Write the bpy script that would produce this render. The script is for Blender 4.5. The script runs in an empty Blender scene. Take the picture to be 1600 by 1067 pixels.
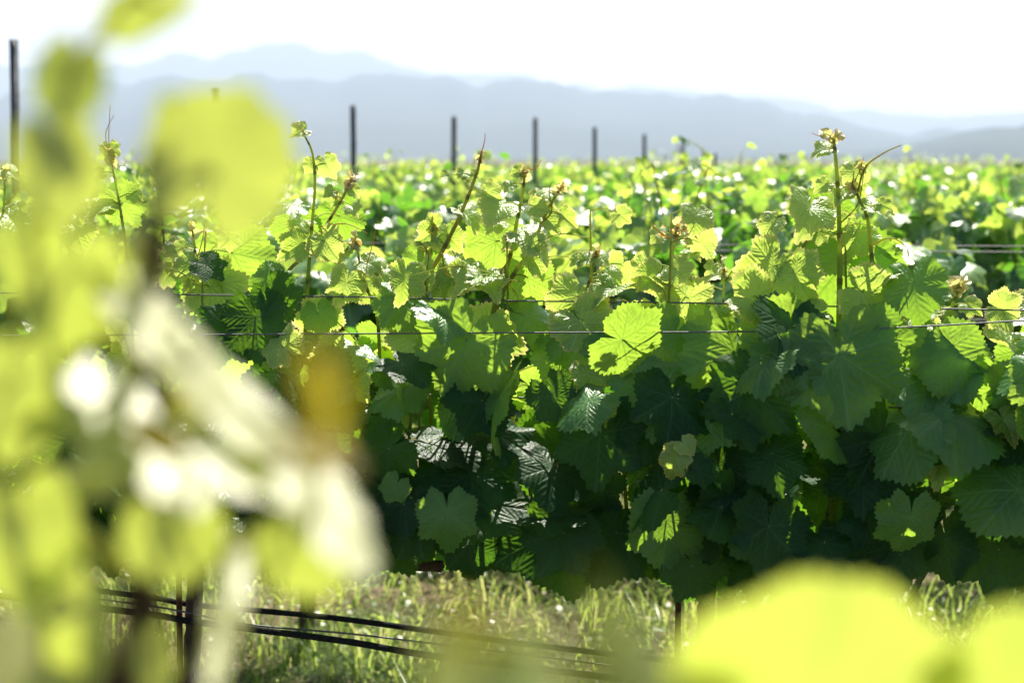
import bpy, math, random
import numpy as np
from mathutils import Vector, Matrix

# ------------------------------------------------------------------ camera, sky, sun, exposure
SC = bpy.context.scene
COL = SC.collection
EYE = 1.15
LENS = 65.0
FPX = LENS / 36.0 * 1600.0
PITCH = math.atan((533.5 - 250.0) / FPX)
cam_data = bpy.data.cameras.new('camera')
cam = bpy.data.objects.new('camera', cam_data)
COL.objects.link(cam)
cam.location = (0, 0, EYE)
cam.rotation_euler = (math.pi / 2 - PITCH, 0, 0)
cam_data.lens = LENS
cam_data.sensor_width = 36
cam_data.clip_start = 0.02
cam_data.clip_end = 60000
cam_data.dof.use_dof = True
cam_data.dof.focus_distance = 2.36
cam_data.dof.aperture_fstop = 6.6
SC.camera = cam

SUN_EL, SUN_AZ = math.radians(56), math.radians(12)      # azimuth clockwise from +Y
world = bpy.data.worlds.new('World')
SC.world = world
world.use_nodes = True
wn = world.node_tree
wn.nodes.clear()
w_out = wn.nodes.new('ShaderNodeOutputWorld')
w_bg = wn.nodes.new('ShaderNodeBackground')
w_sky = wn.nodes.new('ShaderNodeTexSky')
w_sky.sky_type = 'NISHITA'
w_sky.sun_disc = False
w_sky.sun_elevation = SUN_EL
w_sky.sun_rotation = SUN_AZ
w_sky.air_density = 1.0
w_sky.dust_density = 1.5
w_bg.inputs['Strength'].default_value = 0.05
# a thin bright cloud veil over the sunward half of the sky, thinning to blue behind the camera
w_tc = wn.nodes.new('ShaderNodeTexCoord')
w_sep = wn.nodes.new('ShaderNodeSeparateXYZ')
wn.links.new(w_tc.outputs['Generated'], w_sep.inputs[0])
w_mr = wn.nodes.new('ShaderNodeMapRange')
w_mr.inputs[1].default_value = 0.2
w_mr.inputs[2].default_value = 0.9
wn.links.new(w_sep.outputs[1], w_mr.inputs[0])
w_map = wn.nodes.new('ShaderNodeMapping')
w_map.inputs['Scale'].default_value = (1.0, 1.0, 7.0)
wn.links.new(w_tc.outputs['Generated'], w_map.inputs[0])
w_nz = wn.nodes.new('ShaderNodeTexNoise')
w_nz.inputs['Scale'].default_value = 2.2
w_nz.inputs['Detail'].default_value = 6
wn.links.new(w_map.outputs[0], w_nz.inputs['Vector'])
w_cl = wn.nodes.new('ShaderNodeMix')
w_cl.data_type = 'RGBA'
w_cl.inputs[6].default_value = (4.2, 3.8, 3.3, 1)
w_cl.inputs[7].default_value = (12.0, 11.0, 9.6, 1)
wn.links.new(w_nz.outputs[0], w_cl.inputs[0])
w_mx = wn.nodes.new('ShaderNodeMix')
w_mx.data_type = 'RGBA'
w_mz = wn.nodes.new('ShaderNodeMapRange')
w_mz.inputs[1].default_value = 0.26
w_mz.inputs[2].default_value = 0.10
wn.links.new(w_sep.outputs[2], w_mz.inputs[0])
w_ml = wn.nodes.new('ShaderNodeMath')
w_ml.operation = 'MULTIPLY'
wn.links.new(w_mr.outputs[0], w_ml.inputs[0])
wn.links.new(w_mz.outputs[0], w_ml.inputs[1])
wn.links.new(w_ml.outputs[0], w_mx.inputs[0])
wn.links.new(w_sky.outputs[0], w_mx.inputs[6])
wn.links.new(w_cl.outputs[2], w_mx.inputs[7])
wn.links.new(w_mx.outputs[2], w_bg.inputs['Color'])
wn.links.new(w_bg.outputs[0], w_out.inputs['Surface'])

sun_dir = Vector((math.cos(SUN_EL) * math.sin(SUN_AZ), math.cos(SUN_EL) * math.cos(SUN_AZ), math.sin(SUN_EL)))
sl = bpy.data.lights.new('sun', 'SUN')
sl.energy = 5.0
sl.angle = math.radians(0.53)
sl.color = (1.0, 0.93, 0.81)
sun = bpy.data.objects.new('sun', sl)
COL.objects.link(sun)
sun.rotation_euler = (-sun_dir).to_track_quat('-Z', 'Y').to_euler()

SC.view_settings.view_transform = 'Standard'
SC.view_settings.look = 'None'
SC.view_settings.exposure = 1.42
SC.view_settings.gamma = 1.0
SC.render.engine = 'CYCLES'
cy = SC.cycles
cy.max_bounces = 8
cy.diffuse_bounces = 4
cy.glossy_bounces = 2
cy.transmission_bounces = 5
cy.volume_bounces = 1
cy.transparent_max_bounces = 6
cy.caustics_reflective = False
cy.caustics_refractive = False
cy.use_denoising = True
cy.sample_clamp_indirect = 6

# ------------------------------------------------------------------ helpers
R = random.Random(7)
CAM_R = cam.rotation_euler.to_matrix()


def at(px, py, depth):
    """The point seen at a pixel of the 1600-wide photograph, at this depth along +Y."""
    d = CAM_R @ Vector(((px - 800) / FPX, -(py - 533.5) / FPX, -1.0))
    t = depth / d.y
    return Vector((0, 0, EYE)) + d * t


M_ROW = 0.20                     # rows run a little towards the camera on the right


def row_y(c, x):
    return c - M_ROW * x


def on_row(px, py, c, off=0.0):
    """Point at a pixel on the vertical plane of the row whose centre depth is c."""
    t = (px - 800) / FPX
    y = (c + off) / (1 + M_ROW * t)
    return at(px, py, y)


ROW_DIR = Vector((1, -M_ROW, 0)).normalized()
ROW_NRM = Vector((-M_ROW, -1, 0)).normalized()            # towards the camera


class MB:
    """Collects vertices, faces and per-vertex values and links them as ONE mesh object."""

    def __init__(s):
        s.v, s.f, s.a, s.n = [], [], [], 0

    def add(s, v, f, a=None):
        v = np.asarray(v, dtype=np.float32).reshape(-1, 3)
        s.v.append(v)
        s.f.append((np.asarray(f, dtype=np.int32), s.n))
        s.a.append(np.zeros((len(v), 3), np.float32) if a is None else np.asarray(a, np.float32).reshape(-1, 3))
        s.n += len(v)

    def mesh(s, name, mat, smooth=True):
        me = bpy.data.meshes.new(name)
        V = np.concatenate(s.v)
        loops, totals = [], []
        for f, o in s.f:
            if f.size == 0:
                continue
            loops.append((f + o).reshape(-1))
            totals.append(np.full(len(f), f.shape[1], np.int32))
        loops = np.concatenate(loops)
        totals = np.concatenate(totals)
        starts = np.concatenate(([0], np.cumsum(totals)[:-1])).astype(np.int32)
        me.vertices.add(len(V))
        me.vertices.foreach_set('co', V.reshape(-1))
        me.loops.add(len(loops))
        me.loops.foreach_set('vertex_index', loops.astype(np.int32))
        me.polygons.add(len(totals))
        me.polygons.foreach_set('loop_start', starts)
        me.polygons.foreach_set('loop_total', totals)
        A = np.concatenate(s.a)
        at_ = me.attributes.new('tone', 'FLOAT_VECTOR', 'POINT')
        at_.data.foreach_set('vector', A.reshape(-1))
        me.update(calc_edges=True)
        me.validate()
        if smooth:
            me.polygons.foreach_set('use_smooth', np.ones(len(me.polygons), bool))
        if mat:
            me.materials.append(mat)
        return me

    def build(s, name, mat, parent=None, smooth=True):
        return obj(name, s.mesh(name, mat, smooth), parent)


def obj(name, me, parent=None, loc=None):
    o = bpy.data.objects.new(name, me)
    COL.objects.link(o)
    if parent:
        o.parent = parent
    if loc is not None:
        o.location = loc
    return o


def tag(o, label=None, cat=None, group=None, kind=None):
    if label:
        o['label'] = label
    if cat:
        o['category'] = cat
    if group:
        o['group'] = group
    if kind:
        o['kind'] = kind
    return o


def empty(name, loc):
    o = bpy.data.objects.new(name, None)
    o.empty_display_size = 0.05
    COL.objects.link(o)
    o.location = loc
    return o


def tube(mb, pts, r0, r1=None, n=8, tone=(0, 0, 0), cap=True, wob=0.0):
    """A tapering tube along points."""
    P = np.array([tuple(p) for p in pts], dtype=np.float64)
    m = len(P)
    if r1 is None:
        r1 = r0
    T = np.gradient(P, axis=0)
    T /= np.linalg.norm(T, axis=1)[:, None] + 1e-12
    ref = np.array([0.0, 0.0, 1.0]) if abs(T[0][2]) < 0.9 else np.array([0.0, 1.0, 0.0])
    vs = []
    for i in range(m):
        u = ref - T[i] * np.dot(ref, T[i])
        u /= np.linalg.norm(u) + 1e-12
        ref = u
        w = np.cross(T[i], u)
        r = r0 + (r1 - r0) * i / max(1, m - 1)
        for k in range(n):
            a = 2 * math.pi * k / n
            rr = r * (1 + (R.uniform(-wob, wob) if wob else 0))
            vs.append(P[i] + (u * math.cos(a) + w * math.sin(a)) * rr)
    fs = []
    for i in range(m - 1):
        for k in range(n):
            k2 = (k + 1) % n
            fs.append((i * n + k, i * n + k2, (i + 1) * n + k2, (i + 1) * n + k))
    vs.append(P[-1] + T[-1] * r1 * 0.6)
    tri = [((m - 1) * n + k, (m - 1) * n + (k + 1) % n, m * n) for k in range(n)]
    base = mb.n
    mb.add(vs, fs, np.tile(np.array(tone, np.float32), (len(vs), 1)))
    mb.f.append((np.array(tri, np.int32), base))


def smooth_path(pts, sub=6):
    """Catmull-Rom through the points."""
    P = [Vector(p) for p in pts]
    if len(P) < 3:
        return [P[0].lerp(P[-1], t / sub) for t in range(sub + 1)]
    Q = [P[0] * 2 - P[1]] + P + [P[-1] * 2 - P[-2]]
    out = []
    for i in range(1, len(Q) - 2):
        for s in range(sub):
            t = s / sub
            a, b, c, d = Q[i - 1], Q[i], Q[i + 1], Q[i + 2]
            out.append(0.5 * ((2 * b) + (c - a) * t + (2 * a - 5 * b + 4 * c - d) * t * t + (3 * b - a - 3 * c + d) * t ** 3))
    out.append(P[-1])
    return out


# ------------------------------------------------------------------ materials
def new_mat(name):
    m = bpy.data.materials.new(name)
    m.use_nodes = True
    nt = m.node_tree
    nt.nodes.clear()
    out = nt.nodes.new('ShaderNodeOutputMaterial')
    return m, nt, out


def N(nt, t, **kw):
    n = nt.nodes.new(t)
    for k, v in kw.items():
        setattr(n, k, v)
    return n


def mixc(nt, fac, a, b, mode='MIX'):
    n = nt.nodes.new('ShaderNodeMix')
    n.data_type = 'RGBA'
    n.blend_type = mode
    for sock, v in ((n.inputs[0], fac), (n.inputs[6], a), (n.inputs[7], b)):
        if isinstance(v, (int, float)):
            sock.default_value = v
        elif isinstance(v, tuple):
            sock.default_value = (*v, 1.0)
        else:
            nt.links.new(v, sock)
    return n.outputs[2]


def math_(nt, op, a, b=0.0, c=None, clamp=False):
    n = nt.nodes.new('ShaderNodeMath')
    n.operation = op
    n.use_clamp = clamp
    for s, v in zip(n.inputs, (a, b, c)):
        if v is None:
            continue
        if isinstance(v, (int, float)):
            s.default_value = v
        else:
            nt.links.new(v, s)
    return n.outputs[0]


def leaf_material(name, up_a, up_b, under, tr_a, tr_b, rough=0.42, spec=0.5, edge=None, single=True, bump=0.35):
    """A thin leaf: glossy upper face, paler underside, light passing through; veins come with the mesh ('tone' = vein, random plus painted row light, edge)."""
    m, nt, out = new_mat(name)
    at_ = N(nt, 'ShaderNodeAttribute', attribute_name='tone')
    sep = N(nt, 'ShaderNodeSeparateXYZ')
    nt.links.new(at_.outputs['Vector'], sep.inputs[0])
    vein, rnd, edg = sep.outputs[0], sep.outputs[1], sep.outputs[2]
    if single:
        rnd = N(nt, 'ShaderNodeObjectInfo').outputs['Random']
    geo = N(nt, 'ShaderNodeNewGeometry')
    tc = N(nt, 'ShaderNodeTexCoord')
    nz = N(nt, 'ShaderNodeTexNoise')
    nz.inputs['Scale'].default_value = 9.0 if single else 40.0
    nz.inputs['Detail'].default_value = 5
    nt.links.new(tc.outputs['Object'], nz.inputs['Vector'])
    mott = N(nt, 'ShaderNodeMapRange')
    mott.inputs[1].default_value = 0.35
    mott.inputs[2].default_value = 0.65
    nt.links.new(nz.outputs[0], mott.inputs[0])
    up = mixc(nt, rnd, up_a, up_b)
    up = mixc(nt, math_(nt, 'MULTIPLY', mott.outputs[0], 0.3), up, tuple(x * 1.5 for x in up_b))
    up = mixc(nt, math_(nt, 'MULTIPLY', vein, 0.6), up, tuple(min(1, x * 2.6 + 0.03) for x in up_b))
    base = mixc(nt, geo.outputs['Backfacing'], up, under)
    tr = mixc(nt, rnd, tr_a, tr_b)
    tr = mixc(nt, math_(nt, 'MULTIPLY', mott.outputs[0], 0.35), tr, tuple(x * 0.72 for x in tr_a))
    tr = mixc(nt, math_(nt, 'MULTIPLY', vein, 0.7), tr, tuple(x * 0.55 for x in tr_a))
    if edge:
        base = mixc(nt, edg, base, tuple(x * 0.5 for x in edge))
        tr = mixc(nt, edg, tr, edge)
    bs = N(nt, 'ShaderNodeBsdfPrincipled')
    bs.inputs['Roughness'].default_value = rough
    bs.inputs['Specular IOR Level'].default_value = spec
    nt.links.new(base, bs.inputs['Base Color'])
    tl = N(nt, 'ShaderNodeBsdfTranslucent')
    nt.links.new(tr, tl.inputs['Color'])
    nb = N(nt, 'ShaderNodeTexNoise')
    nb.inputs['Scale'].default_value = 26.0 if single else 160.0
    nb.inputs['Detail'].default_value = 3
    nt.links.new(tc.outputs['Object'], nb.inputs['Vector'])
    bp = N(nt, 'ShaderNodeBump')
    bp.inputs['Strength'].default_value = bump
    bp.inputs['Distance'].default_value = 0.0009 if single else 0.0012
    vo = N(nt, 'ShaderNodeTexVoronoi')
    vo.inputs['Scale'].default_value = 17.0 if single else 150.0
    nt.links.new(tc.outputs['Object'], vo.inputs['Vector'])
    hgt = math_(nt, 'ADD', math_(nt, 'MULTIPLY', nb.outputs[0], .5), math_(nt, 'MULTIPLY', vo.outputs['Distance'], -.9))
    nt.links.new(hgt, bp.inputs['Height'])
    nt.links.new(bp.outputs[0], bs.inputs['Normal'])
    nt.links.new(bp.outputs[0], tl.inputs['Normal'])
    ad = N(nt, 'ShaderNodeAddShader')
    nt.links.new(bs.outputs[0], ad.inputs[0])
    nt.links.new(tl.outputs[0], ad.inputs[1])
    nt.links.new(ad.outputs[0], out.inputs['Surface'])
    return m


def plain_material(name, ca, cb, scale=30.0, rough=0.7, spec=0.3, metal=0.0, bump=0.3, stretch=(1, 1, 1), dist=0.01):
    m, nt, out = new_mat(name)
    tc = N(nt, 'ShaderNodeTexCoord')
    mp = N(nt, 'ShaderNodeMapping')
    mp.inputs['Scale'].default_value = stretch
    nt.links.new(tc.outputs['Object'], mp.inputs[0])
    nz = N(nt, 'ShaderNodeTexNoise')
    nz.inputs['Scale'].default_value = scale
    nz.inputs['Detail'].default_value = 6
    nz.inputs['Roughness'].default_value = 0.65
    nt.links.new(mp.outputs[0], nz.inputs['Vector'])
    mr = N(nt, 'ShaderNodeMapRange')
    mr.inputs[1].default_value = 0.32
    mr.inputs[2].default_value = 0.68
    nt.links.new(nz.outputs[0], mr.inputs[0])
    bs = N(nt, 'ShaderNodeBsdfPrincipled')
    bs.inputs['Roughness'].default_value = rough
    bs.inputs['Specular IOR Level'].default_value = spec
    bs.inputs['Metallic'].default_value = metal
    nt.links.new(mixc(nt, mr.outputs[0], ca, cb), bs.inputs['Base Color'])
    bp = N(nt, 'ShaderNodeBump')
    bp.inputs['Strength'].default_value = bump
    bp.inputs['Distance'].default_value = dist
    nt.links.new(nz.outputs[0], bp.inputs['Height'])
    nt.links.new(bp.outputs[0], bs.inputs['Normal'])
    nt.links.new(bs.outputs[0], out.inputs['Surface'])
    return m


def stem_material(name, green, brown):
    """Shoots: green, browner where 'tone'.x is high; a little light passes through."""
    m, nt, out = new_mat(name)
    at_ = N(nt, 'ShaderNodeAttribute', attribute_name='tone')
    sep = N(nt, 'ShaderNodeSeparateXYZ')
    nt.links.new(at_.outputs['Vector'], sep.inputs[0])
    bs = N(nt, 'ShaderNodeBsdfPrincipled')
    bs.inputs['Roughness'].default_value = 0.5
    c = mixc(nt, sep.outputs[0], green, brown)
    nt.links.new(c, bs.inputs['Base Color'])
    tl = N(nt, 'ShaderNodeBsdfTranslucent')
    nt.links.new(c, tl.inputs['Color'])
    mx = N(nt, 'ShaderNodeMixShader')
    mx.inputs[0].default_value = 0.7
    nt.links.new(bs.outputs[0], mx.inputs[1])
    nt.links.new(tl.outputs[0], mx.inputs[2])
    nt.links.new(mx.outputs[0], out.inputs['Surface'])
    return m


MAT = {}
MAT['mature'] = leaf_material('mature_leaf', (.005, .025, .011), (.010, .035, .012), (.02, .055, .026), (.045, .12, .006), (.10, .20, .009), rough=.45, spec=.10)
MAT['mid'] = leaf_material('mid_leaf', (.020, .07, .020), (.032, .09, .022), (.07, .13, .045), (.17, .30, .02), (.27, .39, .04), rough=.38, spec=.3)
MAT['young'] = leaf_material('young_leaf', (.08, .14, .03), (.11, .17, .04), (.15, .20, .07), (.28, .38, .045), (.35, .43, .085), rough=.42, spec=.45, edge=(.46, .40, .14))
MAT['tip'] = leaf_material('tip_leaf', (.18, .19, .07), (.20, .17, .09), (.34, .30, .20), (.42, .43, .12), (.44, .36, .13), rough=.42, edge=(.42, .27, .15))
MAT['near'] = leaf_material('near_leaf', (.12, .13, .03), (.15, .15, .04), (.16, .155, .06), (.31, .38, .045), (.37, .42, .06), rough=.48, spec=.5, bump=.15)
MAT['bronze'] = leaf_material('bronze_leaf', (.10, .075, .012), (.13, .09, .015), (.16, .12, .03), (.52, .40, .008), (.56, .44, .02), rough=.5, spec=.2)  # amber of thin leaf edges in shade, put into the whole leaf colour
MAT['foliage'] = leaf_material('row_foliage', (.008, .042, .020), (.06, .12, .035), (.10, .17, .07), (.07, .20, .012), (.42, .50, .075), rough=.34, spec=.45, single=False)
MAT['shoot'] = stem_material('shoot_skin', (.46, .56, .12), (.34, .22, .11))
MAT['tendril'] = stem_material('tendril_skin', (.42, .42, .07), (.50, .20, .05))
MAT['bark'] = plain_material('vine_bark', (.035, .024, .018), (.12, .085, .06), 60, .9, .15, 0, .8, (1, 1, .25))
MAT['rust'] = plain_material('rusty_steel', (.05, .022, .014), (.16, .06, .03), 150, .75, .3, .2, .5)
MAT['wire'] = plain_material('galvanised_wire', (.09, .09, .10), (.17, .17, .17), 40, .6, .4, .5, .1)
MAT['post'] = plain_material('weathered_steel_post', (.04, .052, .06), (.09, .10, .115), 25, .6, .4, .2, .2)
MAT['hose'] = plain_material('black_polythene', (.010, .010, .011), (.03, .03, .028), 120, .85, .12, 0, .8)
MAT['teal'] = plain_material('teal_plastic', (.0, .22, .25), (.01, .30, .32), 60, .4, .5, 0, .1)


# ------------------------------------------------------------------ vine leaves
def leaf_arrays(rng, rings, segs, depth=0.3, curl=0.1, fold=0.08, wave=0.05, pleat=0.02, teeth=0.05, droop=0.1):
    """A vine leaf of unit lobe length: stalk end at the origin, tip along -Y, upper face +Z.
    Returns vertices, quads, tris and tone (vein, random, edge)."""
    kn = [0, 26, 52, 80, 104, 130, 152, 170, 180]
    d = depth
    j = lambda a: rng.uniform(-a, a)
    kr = [1.0, .86 - .38 * d + j(.03), .90 + j(.04), .80 - .40 * d + j(.03), .80 + j(.04), .74 - .12 * d, .69 + j(.04), .46 + j(.06), .10]
    kr2 = [kr[0]] + [k + j(.04) for k in kr[1:-1]] + [kr[-1]]
    th = np.linspace(-math.pi, math.pi, segs + 1)[:-1]
    ad = np.degrees(np.abs(th))

    def prof(x, ks):
        y = np.zeros_like(x)
        for i in range(len(kn) - 1):
            mk = (x >= kn[i]) & (x <= kn[i + 1])
            t = (x[mk] - kn[i]) / (kn[i + 1] - kn[i])
            t = t * t * (3 - 2 * t)
            y[mk] = ks[i] + (ks[i + 1] - ks[i]) * t
        return y
    out = np.where(th >= 0, prof(ad, kr), prof(ad, kr2))
    out *= 1 - .10 * np.abs(np.sin(np.radians(ad * 180 / 52 * 1.0))) * 0
    nt_ = rng.choice((38, 42, 46))
    ph = (np.abs(th) * nt_ / (2 * math.pi) + rng.random()) % 1.0
    saw = np.where(ph < .65, ph / .65, (1 - ph) / .35) - .5
    big = np.sin(np.abs(th) * 11 + rng.random() * 6)
    out = out + teeth * saw * np.clip(out, 0, 1) + .025 * big * (ad < 165)
    rr = (np.arange(1, rings + 1) / rings) ** 0.85
    X = np.outer(rr, out * np.sin(th)).reshape(-1)
    Y = -np.outer(rr, out * np.cos(th)).reshape(-1)
    RR = np.repeat(rr, segs)
    TH = np.tile(th, rings)
    X = np.concatenate(([0.0], X))
    Y = np.concatenate(([0.0], Y))
    RR = np.concatenate(([0.0], RR))
    TH = np.concatenate(([0.0], TH))
    # veins: five main ones and two short basal ones; each carries its own side veins within its own sector
    mains = [(0, .97), (50 + j(4), .86), (-50 + j(4), .86), (102 + j(5), .70), (-102 + j(5), .70), (148, .48), (-148, .48)]
    ang = np.degrees(TH)
    near_main = np.argmin(np.stack([np.abs((ang - a + 180) % 360 - 180) for a, _ in mains]), 0)
    vein = np.zeros_like(X)
    dmin = np.full_like(X, 9.0)

    def vline(x0, y0, x1, y1, w, st, mask):
        dx, dy = x1 - x0, y1 - y0
        t = np.clip(((X - x0) * dx + (Y - y0) * dy) / (dx * dx + dy * dy), 0, 1)
        dd = np.hypot(X - x0 - t * dx, Y - y0 - t * dy)
        dd = np.where(mask, dd, 9.0)
        np.maximum(vein, st * np.exp(-(dd / (w * (1.15 - .7 * t))) ** 2), out=vein)
        np.minimum(dmin, dd, out=dmin)
    for mi, (a, Ln) in enumerate(mains):
        a_ = math.radians(a)
        e = (math.sin(a_) * Ln, -math.cos(a_) * Ln)
        vline(0, 0, e[0], e[1], .015, 1.0, np.ones_like(X, bool))
        nk = 5 if Ln > .6 else 3
        for k in range(nk):
            for sgn in (-1, 1):
                ff = (k + (.85 if sgn > 0 else 1.2)) / (nk + 1.3)
                b = a_ + sgn * math.radians(46 + j(5))
                l2 = Ln * (1 - ff) * .75 + .04
                p = (e[0] * ff, e[1] * ff)
                vline(p[0], p[1], p[0] + math.sin(b) * l2, p[1] - math.cos(b) * l2, .010, .7, near_main == mi)
    rad = np.hypot(X, Y)
    Z = pleat * (np.clip(dmin / .09, 0, 1) ** .7) * np.clip(rad * 3, 0, 1)
    Z -= curl * rad ** 2
    Z += fold * np.abs(X) - fold * .3
    n1, p1, p2 = rng.choice((3, 4, 5)), rng.uniform(0, 6.28), rng.uniform(0, 6.28)
    Z += wave * rad ** 2 * (np.sin(n1 * TH + p1) + .5 * np.sin((n1 + 4) * TH + p2))
    Z -= droop * np.clip(-Y, 0, 2) ** 2
    V = np.stack([X, Y, Z], 1)
    q = []
    for r in range(rings - 1):
        a = 1 + r * segs + np.arange(segs)
        b = 1 + r * segs + (np.arange(segs) + 1) % segs
        q.append(np.stack([a, a + segs, b + segs, b], 1))
    q = np.concatenate(q) if q else np.zeros((0, 4), np.int32)
    k = np.arange(segs)
    t = np.stack([np.zeros(segs, int), 1 + k, 1 + (k + 1) % segs], 1)
    edge = np.clip((RR - .8) / .2, 0, 1) ** 2
    tone = np.stack([vein, np.zeros_like(vein), edge], 1)
    return V, q.astype(np.int32), t.astype(np.int32), tone


def leaf_mesh(name, mat, arr):
    mb = MB()
    V, q, t, tone = arr
    mb.add(V, q, tone)
    mb.f.append((t, 0))
    return mb.mesh(name, mat)


rngL = random.Random(11)
LEAVES = {'mature': [], 'mid': [], 'young': [], 'tip': [], 'near': []}
for k in range(10):
    LEAVES['mature'].append(leaf_mesh('leaf', MAT['mature'], leaf_arrays(rngL, 22, 216, rngL.uniform(.0, .5), rngL.uniform(.02, .2), rngL.uniform(-.05, .25), rngL.uniform(.04, .12), .03, .085, rngL.uniform(.0, .15))))
for k in range(8):
    LEAVES['mid'].append(leaf_mesh('leaf', MAT['mid'], leaf_arrays(rngL, 22, 216, rngL.uniform(.05, .35), rngL.uniform(.05, .3), rngL.uniform(-.1, .25), rngL.uniform(.05, .16), .03, .085, rngL.uniform(.0, .3))))
for k in range(8):
    LEAVES['young'].append(leaf_mesh('leaf', MAT['young'], leaf_arrays(rngL, 20, 192, rngL.uniform(.05, .3), rngL.uniform(.1, .5), rngL.uniform(.1, .6), rngL.uniform(.05, .15), .065, .10, rngL.uniform(.0, .5))))
for k in range(5):
    LEAVES['tip'].append(leaf_mesh('leaf', MAT['tip'], leaf_arrays(rngL, 8, 72, rngL.uniform(.1, .4), rngL.uniform(.2, .7), rngL.uniform(.5, 1.3), rngL.uniform(.05, .15), .05, .09, rngL.uniform(.0, .5))))
for k in range(6):
    LEAVES['near'].append(leaf_mesh('leaf', MAT['near'], leaf_arrays(rngL, 14, 144, rngL.uniform(-.25, .0), rngL.uniform(.0, .04), rngL.uniform(-.03, .05), rngL.uniform(.01, .03), .012, .05, rngL.uniform(.0, .04))))

LEAVES['bronze'] = []
for me_ in LEAVES['near']:
    c_ = me_.copy()
    c_.materials[0] = MAT['bronze']
    LEAVES['bronze'].append(c_)

BASE_M = Matrix(((1, 0, 0), (0, 0, -1), (0, 1, 0)))        # columns: X->X, Y->Z, Z->-Y


def leaf_rot(roll, pitch, yaw):
    """roll: swing of the tip from straight down (+ = to the right in the picture); pitch: + = upper face tilts to the sky; yaw: + = turns to the right."""
    return (Matrix.Rotation(math.radians(yaw), 3, 'Z') @ Matrix.Rotation(math.radians(-pitch), 3, 'X')
            @ Matrix.Rotation(math.radians(-roll), 3, 'Y') @ BASE_M)


def flat_rot(n, roll):
    """Rotation of a blade whose upper face looks along n and whose tip points roll degrees from straight down in the picture."""
    n = Vector(n).normalized()
    a, b = math.sin(math.radians(roll)), -math.cos(math.radians(roll))
    t = Vector((a, -(a * n.x + b * n.z) / n.y, b)).normalized()
    x = (-t).cross(n)
    return Matrix((x, -t, n)).transposed()


def put_leaf(parent, kind, centre, size, roll=0, pitch=20, yaw=0, base=Vector((0, 0, 0)), rng=R, variant=None, rot=None, xs=1.0):
    """One leaf object; centre is the middle of its blade in world space. Returns the world position of its stalk end."""
    s = size / 1.55
    rot = rot or leaf_rot(roll, pitch, yaw)
    joint = centre - rot @ Vector((0, -0.26, 0)) * s
    me = LEAVES[kind][rng.randrange(len(LEAVES[kind])) if variant is None else variant % len(LEAVES[kind])]
    o = bpy.data.objects.new('leaf', me)
    COL.objects.link(o)
    o.parent = parent
    mx = rot.to_4x4()
    mx = Matrix.Translation(joint - base) @ mx @ Matrix.Diagonal((s * xs * rng.uniform(.92, 1.1), s, s, 1))
    o.matrix_local = mx
    return joint


def stalk(mb, a, b, base, r=.0012, sag=.012, tone=.25):
    """A leaf stalk from the shoot to the blade."""
    mid = a.lerp(b, .5) + Vector((0, 0, sag))
    tube(mb, [p - base for p in smooth_path([a, mid, b], 4)], r * 1.15, r * .85, 6, (tone, 0, 0))


def tip_cluster(parent, p, d, base, rng, size=.02):
    """Folded new leaves at a shoot's end, one mesh."""
    mb = MB()
    for k in range(rng.randint(3, 5)):
        V, q, t, tone = leaf_arrays(rng, 5, 48, .2, rng.uniform(.2, .6), rng.uniform(.6, 1.6), .08, .05, .1, .3)
        s = size * rng.uniform(.3, .65)
        rot = leaf_rot(rng.uniform(-160, 160), rng.uniform(-40, 50), rng.uniform(-80, 80))
        Mx = np.array(rot)
        W = (V * s) @ Mx.T + np.array(p - base + d * rng.uniform(-.012, .006))
        tone = tone.copy()
        b0 = mb.n
        mb.add(W, q, tone)
        mb.f.append((t, b0))
    o = mb.build('tip_bud', MAT['tip'], parent)
    return o


def tendril(parent, pts, base, r=.0009, hot=.2):
    mb = MB()
    tube(mb, [p - base for p in smooth_path(pts, 6)], r * 1.2, r * .5, 6, (hot, 0, 0))
    return mb.build('tendril', MAT['tendril'], parent)


# ------------------------------------------------------------------ ground, grass, hills
def fbm1(x, seed, octs=5, lac=2.1, gain=.5):
    r = np.random.RandomState(seed)
    y = np.zeros_like(x)
    a, f = 1.0, 1.0
    for _ in range(octs):
        p = r.rand() * 100
        k = np.floor(x * f + p)
        t = x * f + p - k
        t = t * t * (3 - 2 * t)
        h = lambda n: np.modf(np.abs(np.sin(n * 127.1 + seed * 311.7) * 43758.5453))[0]
        y += a * (h(k) * (1 - t) + h(k + 1) * t - .5)
        a *= gain
        f *= lac
    return y


def fbm2(x, y, seed, octs=5, lac=2.03, gain=.5):
    z = np.zeros_like(x)
    a, f = 1.0, 1.0
    for o in range(octs):
        xs, ys = x * f + 17.3 * o + seed, y * f + 9.1 * o - seed
        i, j = np.floor(xs), np.floor(ys)
        u, v = xs - i, ys - j
        u = u * u * (3 - 2 * u)
        v = v * v * (3 - 2 * v)
        h = lambda p, q: np.modf(np.abs(np.sin(p * 127.1 + q * 269.5 + seed * 3.7) * 43758.5453))[0]
        z += a * ((h(i, j) * (1 - u) + h(i + 1, j) * u) * (1 - v) + (h(i, j + 1) * (1 - u) + h(i + 1, j + 1) * u) * v - .5)
        a *= gain
        f *= lac
    return z


def ground_z(x, y):
    near = np.clip(1 - (np.hypot(x, y) - 30) / 40, 0, 1)
    return (.05 * fbm2(x * .8, y * .8, 3.0, 4)) * near


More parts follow.
